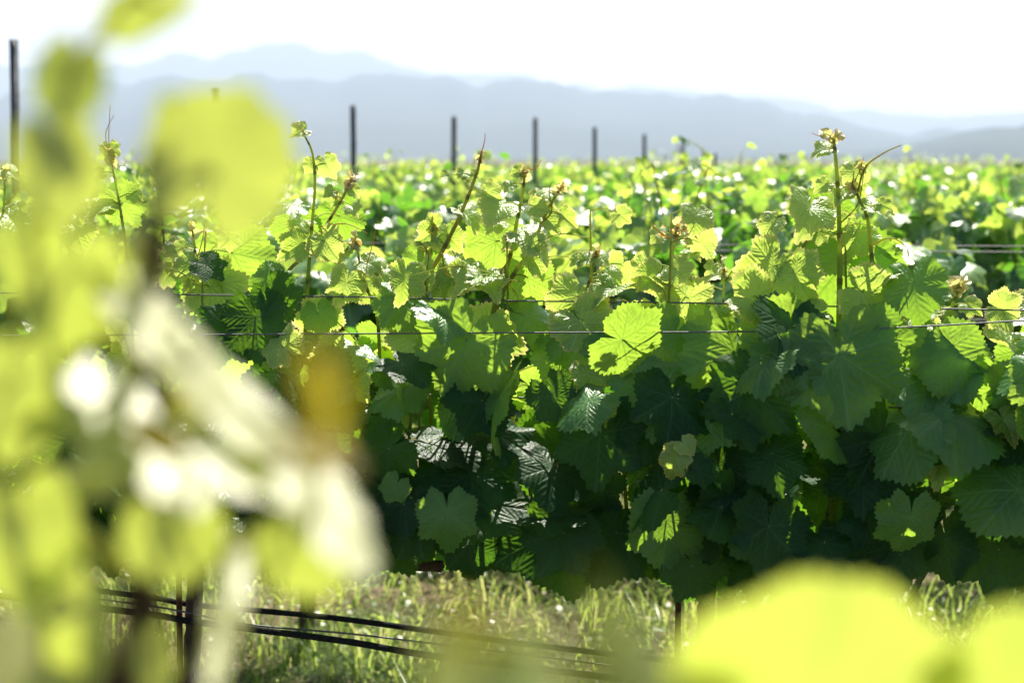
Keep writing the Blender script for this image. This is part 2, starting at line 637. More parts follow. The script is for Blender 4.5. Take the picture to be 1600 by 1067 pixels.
def build_ground():
    m, nt, out = new_mat('vineyard_soil')
    tc = N(nt, 'ShaderNodeTexCoord')
    n1 = N(nt, 'ShaderNodeTexNoise')
    n1.inputs['Scale'].default_value = 1.6
    n1.inputs['Detail'].default_value = 8
    n2 = N(nt, 'ShaderNodeTexNoise')
    n2.inputs['Scale'].default_value = 38
    n2.inputs['Detail'].default_value = 6
    for n in (n1, n2):
        nt.links.new(tc.outputs['Object'], n.inputs['Vector'])
    c = mixc(nt, n2.outputs[0], (.06, .044, .032), (.20, .145, .10))
    mr = N(nt, 'ShaderNodeMapRange')
    mr.inputs[1].default_value = .44
    mr.inputs[2].default_value = .6
    nt.links.new(n1.outputs[0], mr.inputs[0])
    c = mixc(nt, mr.outputs[0], c, (.045, .07, .022))
    bs = N(nt, 'ShaderNodeBsdfPrincipled')
    bs.inputs['Roughness'].default_value = .95
    bs.inputs['Specular IOR Level'].default_value = .1
    nt.links.new(c, bs.inputs['Base Color'])
    bp = N(nt, 'ShaderNodeBump')
    bp.inputs['Distance'].default_value = .03
    nt.links.new(n2.outputs[0], bp.inputs['Height'])
    nt.links.new(bp.outputs[0], bs.inputs['Normal'])
    nt.links.new(bs.outputs[0], out.inputs['Surface'])
    g = np.concatenate((-np.geomspace(30000, 12, 26), np.linspace(-10, 10, 90), np.geomspace(12, 30000, 26)))
    gy = np.concatenate((-np.geomspace(30000, 4, 18), np.linspace(-2, 14, 90), np.geomspace(15, 30000, 40)))
    X, Y = np.meshgrid(g, gy)
    Z = ground_z(X, Y)
    mb = MB()
    nx = len(g)
    ii, jj = np.meshgrid(np.arange(len(gy) - 1), np.arange(nx - 1), indexing='ij')
    a = (ii * nx + jj).reshape(-1)
    mb.add(np.stack([X, Y, Z], -1).reshape(-1, 3), np.stack([a, a + 1, a + nx + 1, a + nx], 1))
    tag(mb.build('ground', m), kind='structure')


build_ground()


def build_hills():
    m, nt, out = new_mat('wooded_hillside')
    tc = N(nt, 'ShaderNodeTexCoord')
    n1 = N(nt, 'ShaderNodeTexNoise')
    n1.inputs['Scale'].default_value = .003
    n1.inputs['Detail'].default_value = 8
    nt.links.new(tc.outputs['Object'], n1.inputs['Vector'])
    bs = N(nt, 'ShaderNodeBsdfPrincipled')
    bs.inputs['Roughness'].default_value = 1
    bs.inputs['Specular IOR Level'].default_value = 0
    nt.links.new(mixc(nt, n1.outputs[0], (.015, .03, .03), (.06, .08, .05)), bs.inputs['Base Color'])
    nt.links.new(bs.outputs[0], out.inputs['Surface'])
    ranges = [
        # distance, half thickness, crest (px, py) as seen from the vineyard, roughness
        (8000, 1400, [(-900, 140), (-300, 120), (0, 108), (150, 104), (260, 95), (370, 82), (480, 75), (550, 84), (620, 104), (760, 122), (950, 138), (1100, 148), (1250, 160), (1400, 178), (1700, 190), (2500, 190)], 40),
        (5200, 1700, [(-900, 130), (-200, 150), (60, 152), (150, 140), (260, 121), (460, 122), (640, 122), (740, 130), (850, 129), (900, 147), (1000, 152), (1060, 160), (1130, 155), (1240, 170), (1310, 193), (1420, 206), (1560, 214), (1800, 226), (2500, 230)], 34),
        (3300, 900, [(-900, 252), (700, 252), (940, 246), (1100, 244), (1260, 240), (1380, 232), (1480, 214), (1560, 199), (1640, 186), (1800, 170), (2100, 160), (2600, 170)], 9),
    ]
    for d, w, crest, rough in ranges:
        px = np.linspace(-900, 2500, 260)
        cx, cyy = zip(*crest)
        py = np.interp(px, cx, cyy)
        k = np.exp(-np.linspace(-2, 2, 9) ** 2)
        py = np.convolve(np.pad(py, 4, mode='edge'), k / k.sum(), mode='valid')
        H = (250 - py) / FPX * d + EYE
        X0 = (px - 800) / FPX * d
        rows = np.linspace(-1, 1, 41)
        V = []
        for t in rows:
            prof = (1 - abs(t)) ** .9
            y = d + t * w * (1 + .0 * X0)
            x = X0 * (y / d) if t < 0 else X0
            nz = fbm2(x / (w * .45), np.full_like(x, y) / (w * .45), d * .01, 5)
            z = H * prof + nz * H * .35 * prof * (1 - prof) * 2.2 + rough * fbm1(px / 60.0, int(d) % 97) * prof
            V.append(np.stack([x, np.full_like(x, y), np.maximum(z, -5)], 1))
        V = np.concatenate(V)
        nx = len(px)
        ii, jj = np.meshgrid(np.arange(len(rows) - 1), np.arange(nx - 1), indexing='ij')
        a = (ii * nx + jj).reshape(-1)
        mb = MB()
        mb.add(V, np.stack([a, a + 1, a + nx + 1, a + nx], 1))
        tag(mb.build('hills', m), kind='structure')


build_hills()


def build_grass():
    rs = np.random.RandomState(5)
    m, nt, out = new_mat('grass_blades')
    at_ = N(nt, 'ShaderNodeAttribute', attribute_name='tone')
    sep = N(nt, 'ShaderNodeSeparateXYZ')
    nt.links.new(at_.outputs['Vector'], sep.inputs[0])
    g = mixc(nt, sep.outputs[1], (.10, .21, .03), (.20, .32, .06))
    c = mixc(nt, sep.outputs[0], g, (.50, .40, .25))
    bs = N(nt, 'ShaderNodeBsdfPrincipled')
    bs.inputs['Roughness'].default_value = .35
    nt.links.new(c, bs.inputs['Base Color'])
    tl = N(nt, 'ShaderNodeBsdfTranslucent')
    nt.links.new(mixc(nt, .5, c, (.60, .72, .14)), tl.inputs['Color'])
    mx = N(nt, 'ShaderNodeMixShader')
    mx.inputs[0].default_value = .6
    nt.links.new(bs.outputs[0], mx.inputs[1])
    nt.links.new(tl.outputs[0], mx.inputs[2])
    nt.links.new(mx.outputs[0], out.inputs['Surface'])
    n = 75000
    y = -.6 + 10.5 * rs.rand(n)
    x = (rs.rand(n) - .5) * (np.maximum(y, 2.0) * .62 + .8)
    cl = fbm2(x * 2.2, y * 2.2, 8.0, 3)
    keep = cl + rs.rand(n) * .9 > .18
    x, y, cl = x[keep], y[keep], cl[keep]
    n = len(x)
    h = (.03 + .14 * rs.rand(n) ** 2) * (1 + 1.1 * np.clip(cl, -.4, .6))
    dry = (rs.rand(n) < .12 + .5 * (fbm2(x * 1.1, y * 1.1, 21.0, 3) > .12)).astype(np.float32)
    h *= np.where(dry > 0, .8, 1)
    az = rs.rand(n) * 6.283
    wd = .0011 + .0024 * rs.rand(n) ** 2
    lean = h * (.25 + 1.1 * rs.rand(n))
    z0 = ground_z(x, y) - .005
    ux, uy = np.cos(az), np.sin(az)
    sx, sy = -uy, ux
    V = np.zeros((n, 7, 3), np.float32)
    for i, (t, wf) in enumerate(((0, 1), (.45, .85), (.8, .5))):
        cxp, cyp, cz = x + ux * lean * t * t, y + uy * lean * t * t, z0 + h * t * (1 - .18 * t)
        V[:, 2 * i] = np.stack([cxp - sx * wd * wf, cyp - sy * wd * wf, cz], 1)
        V[:, 2 * i + 1] = np.stack([cxp + sx * wd * wf, cyp + sy * wd * wf, cz], 1)
    V[:, 6] = np.stack([x + ux * lean, y + uy * lean, z0 + h * .84], 1)
    b = (np.arange(n) * 7)[:, None]
    q = np.concatenate([b + np.array([[0, 1, 3, 2]]), b + np.array([[2, 3, 5, 4]])])
    t = b + np.array([[4, 5, 6]])
    tone = np.zeros((n, 7, 3), np.float32)
    tone[:, :, 0] = dry[:, None] * .9
    tone[:, :, 1] = rs.rand(n)[:, None]
    mb = MB()
    mb.add(V.reshape(-1, 3), q, tone.reshape(-1, 3))
    mb.f.append((t.astype(np.int32), 0))
    # small broad weed leaves among the blades
    nw = 26000
    y = 2.2 + 5.5 * rs.rand(nw)
    x = (rs.rand(nw) - .5) * (y * .62 + .8)
    cl = fbm2(x * 1.6, y * 1.6, 31.0, 3)
    kp = cl + rs.rand(nw) * .6 > .22
    x, y = x[kp], y[kp]
    nw = len(x)
    z = ground_z(x, y) + .01 + .11 * rs.rand(nw) ** 1.6
    L_ = .006 + .013 * rs.rand(nw)
    a1 = rs.rand(nw) * 6.283
    tl_ = (rs.rand(nw) - .3) * 1.4
    d1 = np.stack([np.cos(a1) * np.cos(tl_), np.sin(a1) * np.cos(tl_), np.sin(tl_)], 1)
    d2 = np.stack([-np.sin(a1), np.cos(a1), .6 * (rs.rand(nw) - .5)], 1)
    C_ = np.stack([x, y, z], 1)
    W = np.zeros((nw, 6, 3), np.float32)
    for i, (u, v) in enumerate(((0, 0), (.35, .42), (.75, .36), (1, 0), (.75, -.36), (.35, -.42))):
        W[:, i] = C_ + d1 * (L_ * u)[:, None] + d2 * (L_ * v)[:, None]
    b2 = (np.arange(nw) * 6)[:, None]
    tw = np.zeros((nw, 6, 3), np.float32)
    tw[:, :, 0] = ((rs.rand(nw) < .2) * .9)[:, None]
    tw[:, :, 1] = rs.rand(nw)[:, None]
    mb.add(W.reshape(-1, 3), np.concatenate([b2 + np.array([[0, 1, 2, 3]]), b2 + np.array([[0, 3, 4, 5]])]), tw.reshape(-1, 3))
    o = mb.build('grass', m)
    tag(o, 'tall green and dry straw coloured grass between the vine rows', 'grass', kind='stuff')


build_grass()

# ------------------------------------------------------------------ the vine rows behind
FRONT_C = 2.4
ROWS = [4.2, 5.6] + [6.81 + 1.707 * k for k in range(22)]
CORDON = 0.63


def row_vine_arrays(rng, n_leaf, rings, segs, length=1.0, leaf=.1, lib=8):
    """Leaves and shoots of one vine of the rows behind, about its base; the row runs along local X."""
    shapes = [leaf_arrays(rng, rings, segs, rng.uniform(.1, .4), rng.uniform(.0, .3), rng.uniform(0, .3), rng.uniform(.03, .1), .02, .05 if segs > 30 else 0, rng.uniform(0, .3)) for _ in range(lib)]
    fol, st = MB(), MB()
    n_shoot = int(length / .075)
    per = max(3, n_leaf // n_shoot)
    for i in range(n_shoot):
        x = (i + .5) / n_shoot * length - length / 2 + rng.uniform(-.03, .03)
        top = rng.choice((rng.uniform(.82, .95), rng.uniform(.84, .98), rng.uniform(.9, 1.05), rng.uniform(1.02, 1.2)))
        tall = top > 1.02
        lean = rng.gauss(0, .08)
        pts = [Vector((x, 0, CORDON)), Vector((x + lean * .3, rng.uniform(-.06, .06), .8)), Vector((x + lean * .7, rng.uniform(-.08, .08), .95)), Vector((x + lean * 1.3, rng.uniform(-.09, .09), top))]
        pp = smooth_path(pts, 5)
        tube(st, pp, .0045, .0018, 5, (.35 + .5 * tall, 0, 0))
        for k in range(per):
            f = rng.random() ** 1.0 if k else 1.0
            p = pp[min(len(pp) - 1, int(f * len(pp)))]
            up = max(0, (p.z - .9) / .2)
            s = leaf * rng.uniform(.75, 1.25) * (1 - .68 * min(1, up))
            if k < 2:
                s = leaf * .35
            side = rng.choice((-1, 1))
            off = Vector((max(-.1, min(.1, rng.gauss(0, .05))), side * min(.16, abs(rng.gauss(.09, .06))) * (1 - .6 * min(1, up)), rng.uniform(-.05, .03)))
            c = p + off
            rot = leaf_rot(rng.gauss(0, 45), rng.gauss(40, 30), rng.gauss(0 if side < 0 else 180, 45))
            V, q, t, tone = shapes[rng.randrange(lib)]
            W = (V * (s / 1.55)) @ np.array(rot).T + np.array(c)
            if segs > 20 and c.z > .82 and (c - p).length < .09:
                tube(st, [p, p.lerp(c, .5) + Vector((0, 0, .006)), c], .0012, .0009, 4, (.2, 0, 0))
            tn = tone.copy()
            tn[:, 1] = .05 if rng.random() < .22 else min(1, max(0, rng.gauss(  .1 + .9 * min(1, max(0, (c.z - .84) / .2)), .28)))  # age by height, plus painted light: sunlit tops, shaded low and stray dark leaves
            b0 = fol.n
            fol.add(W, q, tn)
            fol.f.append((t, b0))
    return fol, st


def trunk_mesh(rng, length=1.0):
    mb = MB()
    pts = [Vector((0, 0, -.06)), Vector((rng.uniform(-.02, .02), .01, .2)), Vector((rng.uniform(-.02, .02), 0, .45)), Vector((0, 0, CORDON - .01))]
    tube(mb, smooth_path(pts, 5), .022, .016, 9, wob=.15)
    for s in (-1, 1):
        tube(mb, smooth_path([Vector((0, 0, CORDON - .03)), Vector((s * .12, .005, CORDON)), Vector((s * .3, -.005, CORDON + .01)), Vector((s * length * .5, 0, CORDON))], 5), .014, .009, 8, wob=.2)
    return mb


ROW_ROT = math.atan2(-M_ROW, 1)
ORD = ['second', 'third', 'fourth', 'fifth', 'sixth', 'seventh', 'eighth', 'ninth', 'tenth', 'eleventh', 'twelfth', 'thirteenth', 'fourteenth', 'fifteenth']


def build_rows():
    rng = random.Random(23)
    trunks = [trunk_mesh(rng).mesh('trunk', MAT['bark']) for _ in range(3)]
    lod = {}
    for name, n, rings, segs, size, var in (('near', 520, 6, 60, .098, 4), ('mid', 290, 3, 26, .106, 4), ('far', 130, 2, 14, .118, 4)):
        lod[name] = []
        for _ in range(var):
            f, s = row_vine_arrays(rng, n, rings, segs, 1.0, size)
            lod[name].append((f.mesh('foliage', MAT['foliage']), s.mesh('shoot', MAT['shoot']), f))
    rest = MB()
    for k, c in enumerate(ROWS):
        name = 'near' if k < 2 else 'mid' if k < 6 else 'far'
        half = c * .30 + .7
        n0 = int(math.ceil(half))
        shift = .5 if k == 0 else rng.uniform(-.4, .4)
        xs = [i + shift for i in range(-n0, n0 + 1)]
        for x in xs:
            y = row_y(c, x)
            px = x / y * FPX + 800
            if px < -260 or px > 1860:
                continue
            flip = rng.choice((0, math.pi))
            sz = rng.uniform(.94, 1.04)
            v = lod[name][rng.randrange(4)]
            zb = float(ground_z(np.array([x]), np.array([y]))[0])
            if c < 19.5:
                root = empty('grape_vine', (x, y, zb))
                root.rotation_euler = (0, 0, ROW_ROT + flip)
                root.scale = (1.0, 1.0, sz)
                obj('trunk', trunks[rng.randrange(3)], root)
                obj('foliage', v[0], root)
                obj('shoot', v[1], root)
                how = 'sunlit leafy grape vine' if k < 2 else 'blurred yellow-green grape vine'
                tag(root, f'{how} in the {ORD[k]} trellis row counted from the camera', 'grape vine', f'vines of the {ORD[k]} row')
            else:
                A, B = math.cos(ROW_ROT + flip), math.sin(ROW_ROT + flip)
                for arr, (fv, (ff, o)) in ((None, (None, (None, None))),):
                    pass
                f = v[2]
                V = np.concatenate(f.v)
                W = np.stack([V[:, 0] * A - V[:, 1] * B + x, V[:, 0] * B + V[:, 1] * A + y, V[:, 2] * sz + zb], 1)
                b0 = rest.n
                first = True
                for ff, o in f.f:
                    if ff.size:
                        if first:
                            rest.add(W, ff + o, np.concatenate(f.a))
                            first = False
                        else:
                            rest.f.append((ff + o, b0))
    o = rest.build('far_vines', MAT['foliage'])
    tag(o, 'far rows of vines merging into one yellow-green mass below the hills', 'vineyard', kind='stuff')


build_rows()

# posts of the rows behind: (px, top py, depth, width px)
POSTS = [
    (18, 62, 7.2, 'tall dark steel trellis post at the left picture edge beside blurred leaves'),
    (339, 140, 8.9, 'dark steel trellis post hidden behind the big blurred pear-shaped leaf'),
    (553, 165, 10.4, 'tallest dark steel post rising from the vines before the blue hills'),
    (708, 182, 12.0, 'second grey steel post in the line, right of the darkest one'),
    (836, 184, 13.6, 'grey-blue steel post in the middle of the receding line'),
    (929, 199, 15.2, 'pale grey steel post between the middle post and the faint short ones'),
    (1008, 210, 16.8, 'faint steel post ending halfway up the blue hill'),
    (1066, 225, 18.4, 'short faint steel post just above the far vines'),
    (1118, 240, 20.0, 'shortest and farthest steel post barely above the vines'),
]


def build_posts():
    for px, py, d, lab in POSTS:
        top = at(px, py, d)
        root = empty('trellis_post', (top.x, top.y, 0))
        root.rotation_euler = (0, R.uniform(-.006, .006), R.uniform(-.5, .5))
        tag(root, lab, 'post', 'steel posts of the rows behind')
        H = top.z
        mb = MB()
        w, t, dp = .017, .003, .026
        # T-shaped section
        sec = [(-w, -t), (w, -t), (w, t), (t, t), (t, dp), (-t, dp), (-t, t), (-w, t)]
        zs = [-.3, H * .5, H]
        V = [(x, y, z) for z in zs for x, y in sec]
        n = len(sec)
        F = [(i * n + k, i * n + (k + 1) % n, (i + 1) * n + (k + 1) % n, (i + 1) * n + k) for i in range(len(zs) - 1) for k in range(n)]
        mb.add(V, F)
        b = (len(zs) - 1) * n
        mb.f.append((np.array([(b, b + 1, b + 2, b + 7), (b + 3, b + 4, b + 5, b + 6)], np.int32), 0))
        mb.build('shaft', MAT['post'], root, smooth=False)
        for k in range(5):
            hk = MB()
            z = H - .06 - k * .16
            hk.add([(w, -.004, z), (w + .006, -.004, z + .012), (w + .006, .004, z + .012), (w, .004, z)], [(0, 1, 2, 3)])
            hk.build('wire_hook', MAT['post'], root, smooth=False)


build_posts()


# ------------------------------------------------------------------ the sharp row in front
def f(px, py, off=0.0):
    return on_row(px, py, FRONT_C, off)


def px_m(depth=FRONT_C):
    return depth / FPX


VINES = [
    (295, 'grape vine with slim trunk beside a rusty stake, behind the blurred leaves'),
    (1095, 'grape vine with the tallest bright shoot and big dark leaves in the sharp row'),
    (1890, 'grape vine at the right picture edge with silvery glinting leaves'),
]
front = []
for px, lab in VINES:
    p = f(px, 900)
    base = Vector((p.x, p.y, float(ground_z(np.array([p.x]), np.array([p.y]))[0])))
    root = empty('grape_vine', base)
    tag(root, lab, 'grape vine', 'vines of the sharp front row')
    front.append((root, base, px))

rf = random.Random(41)


def vine_of(px):
    return front[0] if px < 690 else front[1] if px < 1500 else front[2]


def build_trunks():
    for root, base, px in front:
        mb = MB()
        p0 = base + Vector((0, 0, -.08))
        up = [p0, f(px + 9, 1200), f(px + 4, 1060), f(px + 8, 960), f(px + 12, 880), f(px + 12, 850)]
        tube(mb, [p - base for p in smooth_path(up, 8)], 0.0115, .0105, 12, wob=.14)
        mb.build('trunk', MAT['bark'], root)
        cb = MB()
        for s in (-1, 1):
            path = [f(px + 8, 868), f(px + s * 90, 850 + s * 6), f(px + s * 190, 862 + s * 8), f(px + s * 300, 868 + s * 10), f(px + s * 395, 872 + s * 12)]
            tube(cb, [p - base for p in smooth_path(path, 8)], .0105, .008, 10, wob=.22)
        cb.build('cordon', MAT['bark'], root)
        # loose bark strips and old spurs
        for k in range(9):
            sp = MB()
            q = px + rf.uniform(-380, 380)
            a = f(q, 868 + (q - px) * .02)
            tube(sp, [p - base for p in smooth_path([a, a + Vector((rf.uniform(-.01, .01), rf.uniform(-.01, .01), .018)), a + Vector((rf.uniform(-.015, .015), rf.uniform(-.015, .015), .04))], 3)], .007, .004, 7, wob=.2)
            sp.build('spur', MAT['bark'], root)


build_trunks()


class Shoot:
    """One shoot of a front vine: stem mesh with its leaf stalks, leaves, tip and tendrils as children."""

    def __init__(s, path, vine, r0=.0035, r1=.0016, brown=.3, tip=True, nm='shoot'):
        s.root, s.base, _ = vine
        s.path = smooth_path(path, 6)          # from base to tip
        s.mb = MB()
        tube(s.mb, [p - s.base for p in s.path], r0, r1, 9, (brown, 0, 0))
        # swollen nodes
        s.nm = nm
        s.o = bpy.data.objects.new(nm, None)
        s.leaves, s.extra = [], []
        s.tip = tip

    def near(s, p):
        return min(s.path, key=lambda q: (q - p).length - .25 * q.z)

    def finish(s):
        me_o = s.mb
        o = me_o.build(s.nm, MAT['shoot'], s.root)
        for kind, c, size, roll, pitch, yaw in s.leaves:
            pass
        bpy.data.objects.remove(s.o)
        s.o = o
        return o


SHOOTS = []


def shoot(path, vine, leaves=(), tip=True, tendrils=(), r0=.0035, r1=.0016, brown=.3, tip_size=.017, tips=()):
    """path base->tip (world); leaves (kind, centre, size_m, roll, pitch, yaw)."""
    root, base, _ = vine
    pp = smooth_path(path, 6)
    if tip and len(leaves) > 1 and len(path) > 4:      # small new leaves at the upper nodes
        leaves = list(leaves)
        for k in range(3):
            p = pp[int(len(pp) * (.62 + .11 * k + rf.uniform(-.03, .03)))]
            sd = 1 if k % 2 else -1
            sz = (.036 - .008 * k) * rf.uniform(.8, 1.2)
            leaves.append(('young', p + ROW_DIR * sd * sz * .9 + Vector((0, rf.uniform(-.02, .02), .004)), sz, sd * rf.uniform(40, 80), rf.uniform(10, 60), sd * rf.uniform(-40, 10)))
    mb = MB()
    n = len(pp)
    r0 *= .82
    r1 *= .62
    tube(mb, [p - base for p in pp], r0, r1, 9, (brown, 0, 0))
    joints = []
    for kind, c, size, roll, pitch, yaw in leaves:
        rot = leaf_rot(roll, pitch, yaw)
        j = c - rot @ Vector((0, -.26, 0)) * (size / 1.55)
        a = min(pp, key=lambda q: (q - j).length + (.5 * max(0, q.z - j.z)))
        dist = (a - j).length
        if dist < .16:
            stalk(mb, a, j, base, max(.0007, min(.0014, size * .012)), .1 * dist, .2)
            # a swollen node
        joints.append(j)
    for i in range(4, n - 2, 7):
        c = pp[i] - base
        r = (r0 + (r1 - r0) * i / n) * 1.35
        d = (pp[i + 1] - pp[i - 1]).normalized()
        tube(mb, [c - d * r * .9, c - d * r * .3, c + d * r * .3, c + d * r * .9], r * .8, r * .8, 8, (min(1, brown + .35), 0, 0))
    o = mb.build('shoot', MAT['shoot'], root)
    for kind, c, size, roll, pitch, yaw in leaves:
        put_leaf(o, kind, c, size, roll, pitch, yaw, base, rf)
    if tip:
        tip_cluster(o, pp[-1], (pp[-1] - pp[-4]).normalized(), base, rf, tip_size)
    for t in tips:
        tip_cluster(o, t, Vector((0, 0, 1)), base, rf, tip_size * .8)
    for t in tendrils:
        tendril(o, t[0], base, t[1] if len(t) > 1 else .0009, t[2] if len(t) > 2 else .2)
    return o


PXM = FRONT_C / FPX         # metres per photo pixel in the front row


def L(kind, px, py, size, roll=0, pitch=20, yaw=0, off=0.0):
    return (kind, f(px, py, off), size * PXM, roll, pitch, yaw)


def path(pts, off0=0.0, off1=0.0):
    n = len(pts)
    return [f(x, y, off0 + (off1 - off0) * i / max(1, n - 1)) for i, (x, y) in enumerate(pts)]


def T(pts, off=0.0, r=.0009, hot=.2):
    return ([f(x, y, off) for x, y in pts], r, hot)


# the shoots one can follow in the photograph, base -> tip, with the leaves that hang on them
def build_front():
    A, B, C = front
    shoot(path([(470, 870), (474, 640), (478, 500), (481, 440), (486, 370), (492, 290), (488, 240), (476, 212)]), A, [
        L('young', 468, 204, 32, -70, 40, 20), L('young', 512, 262, 42, 25, 0, -10), L('young', 484, 260, 26, -30, 5, 20),
        L('young', 462, 385, 62, -60, 20, 25, -.02), L('young', 512, 385, 62, 35, 10, -25, -.02), L('mid', 447, 322, 66, -65, 72, 10, -.02),
        L('mid', 460, 360, 86, -20, -10, 0, .05), L('mid', 535, 350, 80, 20, -10, 10, .06), L('mid', 500, 500, 62, 10, 20, 10, -.02)],
        r0=.0042, r1=.0021, brown=.15, tip=False, tendrils=[T([(478, 212), (470, 200), (456, 190)], 0, .0005, .9)])
    shoot(path([(420, 870), (425, 640), (440, 450), (482, 395), (512, 348), (535, 310), (550, 278)]), A, [
        L('young', 553, 298, 24, 40, 30, 0), L('young', 525, 315, 22, -60, 30, 0),
        L('mature', 400, 515, 120, 10, 22, -5, -.08), L('mature', 350, 530, 105, -25, 30, 15, -.09), L('mature', 436, 470, 82, 35, 10, 20, -.05), L('mid', 420, 440, 70, -40, 35, 0, -.03)],
        r0=.0038, r1=.0024, brown=.55, tendrils=[T([(545, 290), (556, 275), (560, 258)], 0, .0006, .95), T([(500, 355), (540, 350), (575, 365)], -.01), T([(505, 380), (520, 400), (530, 412)], -.01)], tips=[f(525, 303)])
    shoot(path([(590, 870), (594, 640), (590, 500), (575, 455), (562, 410), (555, 370)]), A, [
        L('young', 545, 380, 34, -80, 60, 10), L('young', 580, 412, 44, 60, 50, 0), L('young', 540, 452, 66, -20, 5, 25, -.02), L('young', 575, 455, 45, 40, 20, -30),
        L('young', 522, 570, 88, -35, 10, 10, -.08), L('young', 548, 610, 66, -5, 5, -20, -.08)],
        r0=.0034, r1=.002, brown=.2, tendrils=[T([(568, 430), (580, 390), (590, 345)], 0, .0008, .6)])
    shoot(path([(615, 875), (612, 700), (618, 580), (652, 465), (690, 395), (722, 330), (745, 270), (752, 240)]), A, [
        L('young', 675, 365, 56, -50, 0, 20), L('young', 702, 372, 50, 40, 15, -30), L('young', 735, 335, 54, 20, 55, 40), L('young', 693, 272, 16, -70, 40, 0), L('young', 742, 272, 16, 60, 30, 0),
        L('mid', 622, 478, 88, -40, 35, 10, -.04), L('mid', 660, 420, 70, -10, -10, 0, .04)],
        r0=.0052, r1=.0026, brown=.5, tendrils=[T([(752, 240), (757, 222), (758, 208)], 0, .0007, .9), T([(655, 470), (670, 400), (655, 380), (675, 390)], -.01), T([(690, 395), (700, 430), (740, 425)], -.01)])
    shoot(path([(745, 875), (750, 640), (770, 490), (797, 400), (808, 345), (817, 300), (820, 270)]), B, [
        L('young', 780, 322, 62, -45, 60, 15, -.01), L('young', 808, 268, 24, -80, 30, 0), L('mid', 772, 395, 110, -10, -5, -15, .04), L('young', 738, 432, 74, -60, 68, 10, -.03), L('young', 765, 440, 60, 30, 62, 0, -.03)],
        r0=.0048, r1=.0026, brown=.15, tendrils=[T([(822, 268), (838, 262), (846, 250)], 0, .0006, .95), T([(800, 400), (770, 440), (750, 455)], -.01)])
    shoot(path([(780, 875), (770, 640), (775, 490), (802, 430), (830, 390), (848, 345), (865, 312), (876, 294)]), B, [
        L('young', 835, 372, 74, 25, 60, 35, -.02), L('mid', 828, 448, 92, 15, -15, 10, .02), L('young', 858, 340, 50, 50, 40, 0), L('young', 850, 300, 40, -70, 70, 0), L('mid', 838, 500, 90, 60, 45, 20, -.01)],
        r0=.0044, r1=.0024, brown=.3, tendrils=[T([(878, 294), (888, 288), (896, 292)], 0, .0006, .95), T([(845, 350), (862, 330), (858, 300), (862, 285)], -.01), T([(775, 470), (810, 470), (795, 440), (815, 440)], -.02)])
    shoot(path([(890, 875), (882, 640), (880, 545), (903, 490), (918, 448), (928, 412), (932, 392)]), B, [
        L('young', 896, 475, 82, -30, 20, 20, -.02), L('young', 920, 500, 78, 15, 10, -10, -.02), L('young', 947, 440, 44, 20, 15, 60), L('young', 915, 405, 34, -70, 60, 0), L('young', 940, 402, 30, 60, 55, 0),
        L('mid', 905, 545, 110, -10, 25, -15, -.05), L('mid', 870, 565, 90, -25, 10, 10, -.03)],
        r0=.0036, r1=.002, brown=.3, tendrils=[T([(925, 480), (950, 470), (968, 466)], -.01, .001, .1), T([(968, 466), (985, 475), (985, 492), (975, 490)], -.01, .0006)])
    shoot(path([(1040, 880), (1040, 640), (1045, 520), (1047, 440), (1053, 380), (1058, 355)]), B, [
        L('young', 1022, 430, 56, -60, 35, 25, -.02), L('young', 1062, 425, 52, 55, 30, -30, -.02), L('young', 1080, 480, 84, 15, -5, -15, -.02), L('young', 1068, 372, 30, 70, 50, 0),
        L('mid', 1040, 545, 118, -35, 15, 10, -.06), L('mid', 1090, 530, 90, 30, 5, 0, -.04)],
        r0=.0034, r1=.0022, brown=.2, tips=[f(1075, 362), f(1035, 358)], tendrils=[T([(1050, 375), (1030, 362), (1012, 345)], 0, .0008, .7), T([(1055, 370), (1075, 355), (1092, 345)], 0, .0008, .7)])
    shoot(path([(1130, 880), (1128, 640), (1126, 540), (1130, 470), (1132, 430), (1131, 412)]), B, [
        L('young', 1114, 430, 36, -80, 62, 0), L('young', 1158, 478, 46, 50, 20, -30), L('mid', 1140, 575, 160, -20, 18, 12, -.09), L('young', 1172, 490, 40, 30, 40, 0)],
        r0=.0028, r1=.0018, brown=.05, tendrils=[T([(1133, 440), (1150, 415), (1166, 402)], 0, .0008, .3)])
    # the tallest bright shoot
    shoot(path([(1300, 880), (1306, 700), (1310, 560), (1312, 440), (1312, 380), (1310, 310), (1306, 250), (1303, 220)]), B, [
        L('young', 1286, 232, 40, -85, 65, 0), L('tip', 1311, 208, 20, 150, 10, 30), L('tip', 1288, 207, 18, -140, 10, 0),
        L('young', 1268, 330, 84, -35, 40, 30, -.02), L('mid', 1286, 345, 90, -20, -5, 0, .05), L('young', 1285, 290, 30, -60, 30, 0),
        L('mid', 1316, 585, 172, 8, 12, -6, -.12), L('mature', 1240, 530, 140, -22, 40, 28, -.11), L('mid', 1368, 545, 112, 40, 5, -20, -.09), L('mid', 1322, 440, 165, 10, -8, -12, .03)],  # big central 'mid' leaf: lighter colour picked to give it a sunlit glow
        r0=.0058, r1=.003, brown=.08, tip_size=.016, tendrils=[T([(1304, 225), (1285, 215), (1268, 208)], 0, .0006, .95), T([(1312, 350), (1340, 320), (1350, 270)], 0, .0009, .15)])
